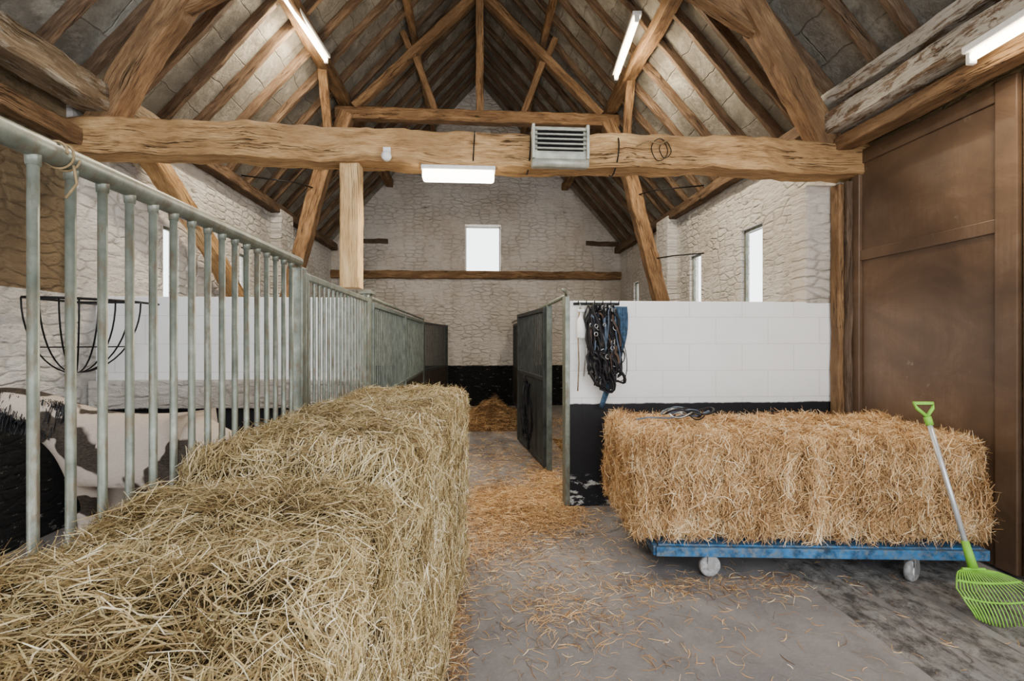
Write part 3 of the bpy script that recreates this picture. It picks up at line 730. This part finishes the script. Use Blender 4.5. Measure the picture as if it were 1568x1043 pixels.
# ---------------------------------------------------------- corner hay rack
mb=MB(); cx,cy=XL+.02,4.36; R_=.50; zt,zb=1.81,1.24
arc=[(cx+R_*math.cos(a),cy-R_*math.sin(a)) for a in np.linspace(0,math.pi/2,20)]
mb.tube([(x,y_,zt) for x,y_ in arc],.010,M['blackmetal'],8)
mb.tube([(cx+R_,cy+.24,zt),(cx+R_,cy,zt),(cx,cy,zt),(cx,cy-R_,zt)],.009,M['blackmetal'],8)
mb.tube([(cx,cy+.24,zt),(cx,cy,zt)],.009,M['blackmetal'],8)
for k in range(8):
    a=math.pi/2*k/7
    mb.tube([(cx+R_*math.cos(a)*math.cos(t),cy-R_*math.sin(a)*math.cos(t)-.005,zt-(zt-zb)*math.sin(t)) for t in np.linspace(0,math.pi/2*.93,12)],.006,M['blackmetal'],6)
mb.tube([(cx+R_*.78*math.cos(a),cy-R_*.78*math.sin(a),zt-(zt-zb)*.63) for a in np.linspace(0,math.pi/2,16)],.006,M['blackmetal'],6)
mb.obj('corner_hay_rack')

# ---------------------------------------------------------- pony
def skinned(name,verts,edges,radii,mat,parent,sub=2,root=0):
    me=bpy.data.meshes.new(name); me.from_pydata(verts,edges,[]); me.update()
    o=bpy.data.objects.new(name,me); link(o,parent)
    md=o.modifiers.new('skin','SKIN'); md.use_smooth_shade=True
    sk=me.skin_vertices[0].data
    for i,r_ in enumerate(radii):
        sk[i].radius=r_ if isinstance(r_,tuple) else (r_,r_); sk[i].use_root=(i==root)
    s2=o.modifiers.new('sub','SUBSURF'); s2.levels=sub; s2.render_levels=sub
    bpy.context.view_layer.update()
    me2=bpy.data.meshes.new_from_object(o.evaluated_get(bpy.context.evaluated_depsgraph_get()))
    o.modifiers.clear(); o.data=me2; me2.materials.clear(); me2.materials.append(mat)
    for p in me2.polygons: p.use_smooth=True
    return o
m,nt,b=mat_new('piebald_coat'); co=objco(nt)
n1=noise(nt,mapping(nt,co,(1,1,1),(2.3,.4,1.1)),2.8,3,.4,.3)
xs=node(nt,'ShaderNodeSeparateXYZ',None,{0:co}).outputs[0]
pf=math_(nt,'ADD',n1,math_(nt,'MULTIPLY',ramp(nt,math_(nt,'ADD',xs,3.5),[(.80,0.0),(.86,1.0)]),.03))
col=ramp(nt,pf,[(.525,(.012,.010,.010)),(.54,(.62,.53,.45))])
nt.links.new(mix(nt,ramp(nt,noise(nt,mapping(nt,co,(1,1,3)),45,5,.65),[(.3,.0),(.8,.35)]),col,(.30,.22,.15)),b.inputs['Base Color']); b.inputs['Roughness'].default_value=.65
bump(nt,b,noise(nt,mapping(nt,co,(3,1,8)),30,4,.6),.4,.01)
M['pony']=m
M['hoof']=plain_mat('hoof',(.05,.045,.04),.5)
e=empty('piebald_pony'); Yp=3.40
V=[(-2.02,Yp,.78),(-1.72,Yp,.80),(-1.60,Yp,.76),(-2.32,Yp,.83),(-2.50,Yp,.91),(-2.64,Yp-.06,1.04),(-2.78,Yp-.14,1.12),(-2.90,Yp-.26,1.14),(-2.96,Yp-.42,1.00),(-2.98,Yp-.52,.86)]
E=[(0,1),(1,2),(0,3),(3,4),(4,5),(5,6),(6,7),(7,8),(8,9)]
Rr=[.245,.235,.15,.235,.175,.14,.12,.095,.072,.058]
for s_ in (-1,1):
    i=len(V); V+=[(-1.66,Yp+s_*.13,.58),(-1.72,Yp+s_*.14,.46),(-1.58,Yp+s_*.14,.32),(-1.60,Yp+s_*.14,.12),(-1.62,Yp+s_*.14,.05)]
    E+=[(1,i),(i,i+1),(i+1,i+2),(i+2,i+3),(i+3,i+4)]; Rr+=[.12,.075,.045,.035,.05]
    i=len(V); V+=[(-2.38,Yp+s_*.12,.60),(-2.36,Yp+s_*.12,.46),(-2.37,Yp+s_*.12,.30),(-2.37,Yp+s_*.12,.12),(-2.39,Yp+s_*.12,.05)]
    E+=[(3,i),(i,i+1),(i+1,i+2),(i+2,i+3),(i+3,i+4)]; Rr+=[.10,.06,.042,.032,.048]
skinned('body',V,E,Rr,M['pony'],e)
mb=MB()
for s_ in (-1,1):
    mb.tube([(-2.90+s_*.05,Yp-.22,1.21),(-2.90+s_*.065,Yp-.21,1.27),(-2.90+s_*.07,Yp-.20,1.32)],.03,M['black'],8,rs=[.028,.026,.006],flat=.5)
    mb.lathe((-2.94+s_*.078,Yp-.33,1.08),(s_,0,0),[(0,.016),(.008,.012),(.012,.004)],M['black'],10)
    for x in (-1.62,-2.39): mb.lathe((x,Yp+s_*(.14 if x>-2 else .12),0),(0,0,1),[(0,.055),(.055,.045)],M['hoof'],14)
mb.obj('ears_eyes_hooves',e)
n=4000; t=rng.uniform(0,1,n)
P=np.stack([-2.48-.40*t,Yp-.02-.22*t*t-.10+rng.normal(0,.015,n),1.06+.14*t],1); P[:,2]-=rng.uniform(0,.14,n)
D=np.stack([rng.normal(0,.08,n),-.25+rng.normal(0,.06,n),-np.ones(n)],1)
strands('mane',P,D,np.tile([0,-1.,0],(n,1)),.10,.006,M['black'],e,.1)
n=1500
P=np.stack([-1.46+rng.normal(0,.025,n),Yp+rng.normal(0,.03,n),rng.uniform(.35,.82,n)],1); D=np.stack([rng.normal(0,.1,n),rng.normal(0,.1,n),-np.ones(n)],1)
strands('tail',P,D,np.tile([1.,0,0],(n,1)),.28,.005,M['black'],e,.15)

# ---------------------------------------------------------- loose straw on the floor
def scatter(name,blobs,mat,wd=.0032,ln=.10,parent=None):
    P=[]
    for (x,y_,sx,sy,n,hgt) in blobs:
        p=np.stack([rng.normal(x,sx,n),rng.normal(y_,sy,n),np.zeros(n)],1)
        r2=((p[:,0]-x)/sx)**2+((p[:,1]-y_)/sy)**2
        p[:,2]=.004+np.exp(-r2*.6)*hgt*(.75+.35*vnoise(p,9,2))*rng.uniform(.6,1.05,n)
        P.append(p)
    P=np.concatenate(P)
    keep=(P[:,0]>-.9)&(P[:,0]<3.3)&(P[:,1]>.6)&(P[:,1]<11.6)&~((np.abs(P[:,1]-4.62)<.1)&(P[:,0]>.78)); P=P[keep]; n=len(P)
    D=rng.normal(0,1,(n,3)); D[:,2]*=.10
    return strands(name,P,D,np.tile([0,0,1.],(n,1)),ln*rng.uniform(.3,1.3,n),wd*rng.uniform(.5,1.3,n),mat,parent,.3,np.clip(rng.normal(.40,.27,n),0,1))
scatter('scattered_straw',[(.32,4.6,.26,.34,10500,.09),(.62,4.35,.18,.22,2600,.04),(.25,6.2,.32,.9,2200,.03),(.75,5.2,.12,.45,3000,.06),(.40,3.75,.38,.38,1100,.005),(.45,2.75,.18,.18,420,.012),
  (-.10,2.4,.04,.7,1000,.02),(.7,3.2,.3,.3,260,0),(1.2,2.6,.7,.5,260,0),(2.3,2.5,.5,.4,160,0),(.05,3.75,.2,.3,1500,.03),(1.6,3.0,.55,.10,750,.0),(.5,2.2,.4,.5,380,0),(1.3,1.9,.7,.4,170,0),(1.6,6.2,.5,.9,6000,.12),(1.7,8.5,.5,1.0,4000,.12)],M['straw'])
def heap(name,x,y_,sx,sy,h,cnt):
    e=empty(name); V=[];F=[];n=20
    for i in range(n+1):
        for j in range(n+1):
            u_,v_=(i/n*2-1)*2.0,(j/n*2-1)*2.0
            V.append((x+u_*sx,y_+v_*sy,max(0.001,h*(math.exp(-(u_*u_+v_*v_)*.6)-.09))))
    V=np.array(V); V[:,2]*=(.85+.25*vnoise(V,9,2)); V[:,2]+=.001
    for i in range(n):
        for j in range(n): F.append((i*(n+1)+j,(i+1)*(n+1)+j,(i+1)*(n+1)+j+1,i*(n+1)+j+1))
    me=bpy.data.meshes.new(name); me.from_pydata(V.tolist(),[],F); me.materials.append(M['strawcore']); me.update()
    link(bpy.data.objects.new('heap_core',me),e)
    scatter('heap_strands',[(x,y_,sx,sy,cnt,h*1.05)],M['straw'],.004,.12,e)
heap('straw_heap',.30,9.9,.28,.75,.42,9000)
heap('straw_heap',1.85,6.5,.35,.6,.12,2000)

def strip(name,x0,x1,y0_,y1_,h,mat,seed):
    nx,ny=16,90; V=[];F=[]
    for i in range(nx+1):
        for j in range(ny+1):
            V.append((x0+(x1-x0)*i/nx,y0_+(y1_-y0_)*j/ny,0))
    V=np.array(V,float); e_=np.minimum(np.minimum((V[:,0]-x0)/.03,(x1-V[:,0])/.03),1)
    V[:,2]=.001+np.maximum(0,e_*h*(.8+.6*vnoise(V,9,seed)+.5*vnoise(V,25,seed))); V[:,0]+=.02*vnoise(V,5,seed+2)
    for i in range(nx):
        for j in range(ny): F.append((i*(ny+1)+j,(i+1)*(ny+1)+j,(i+1)*(ny+1)+j+1,i*(ny+1)+j+1))
    me=bpy.data.meshes.new(name); me.from_pydata(V.tolist(),[],F); me.materials.append(mat); me.update()
    link(bpy.data.objects.new(name,me))
strip('floor_cement_strip',2.02,2.28,.3,3.9,.012,M['strip'],3)
strip('floor_threshold_slab',2.34,2.60,.3,4.3,.014,M['strip'],6)
strip('floor_threshold_slab',2.66,3.3,.3,4.3,.014,M['strip'],8)

# ---------------------------------------------------------- lights, world, camera
w=bpy.data.worlds.new('World'); S.world=w; w.use_nodes=True
bg=w.node_tree.nodes['Background']; bg.inputs[0].default_value=(.94,.97,1.0,1); bg.inputs[1].default_value=4.8
def area(name,loc,rot,sx,sy,en,col):
    ld=bpy.data.lights.new(name,'AREA'); ld.shape='RECTANGLE'; ld.size=sx; ld.size_y=sy; ld.energy=en; ld.color=col
    o=bpy.data.objects.new(name,ld); link(o); o.location=loc; o.rotation_euler=rot; return o
area('bale_side_fill_light',(3.9,-.5,1.9),(0,math.radians(84),math.radians(-22)),3.0,2.6,95,(1,.985,.96))  # unseen fill light added to brighten the hay bale's right face

cam=bpy.data.cameras.new('camera'); cam.sensor_width=36; cam.lens=36*780/1568; cam.clip_start=.02
co_=bpy.data.objects.new('camera',cam); link(co_); co_.location=(0,0,1.5); co_.rotation_euler=(math.radians(90),0,math.radians(-4))
S.camera=co_
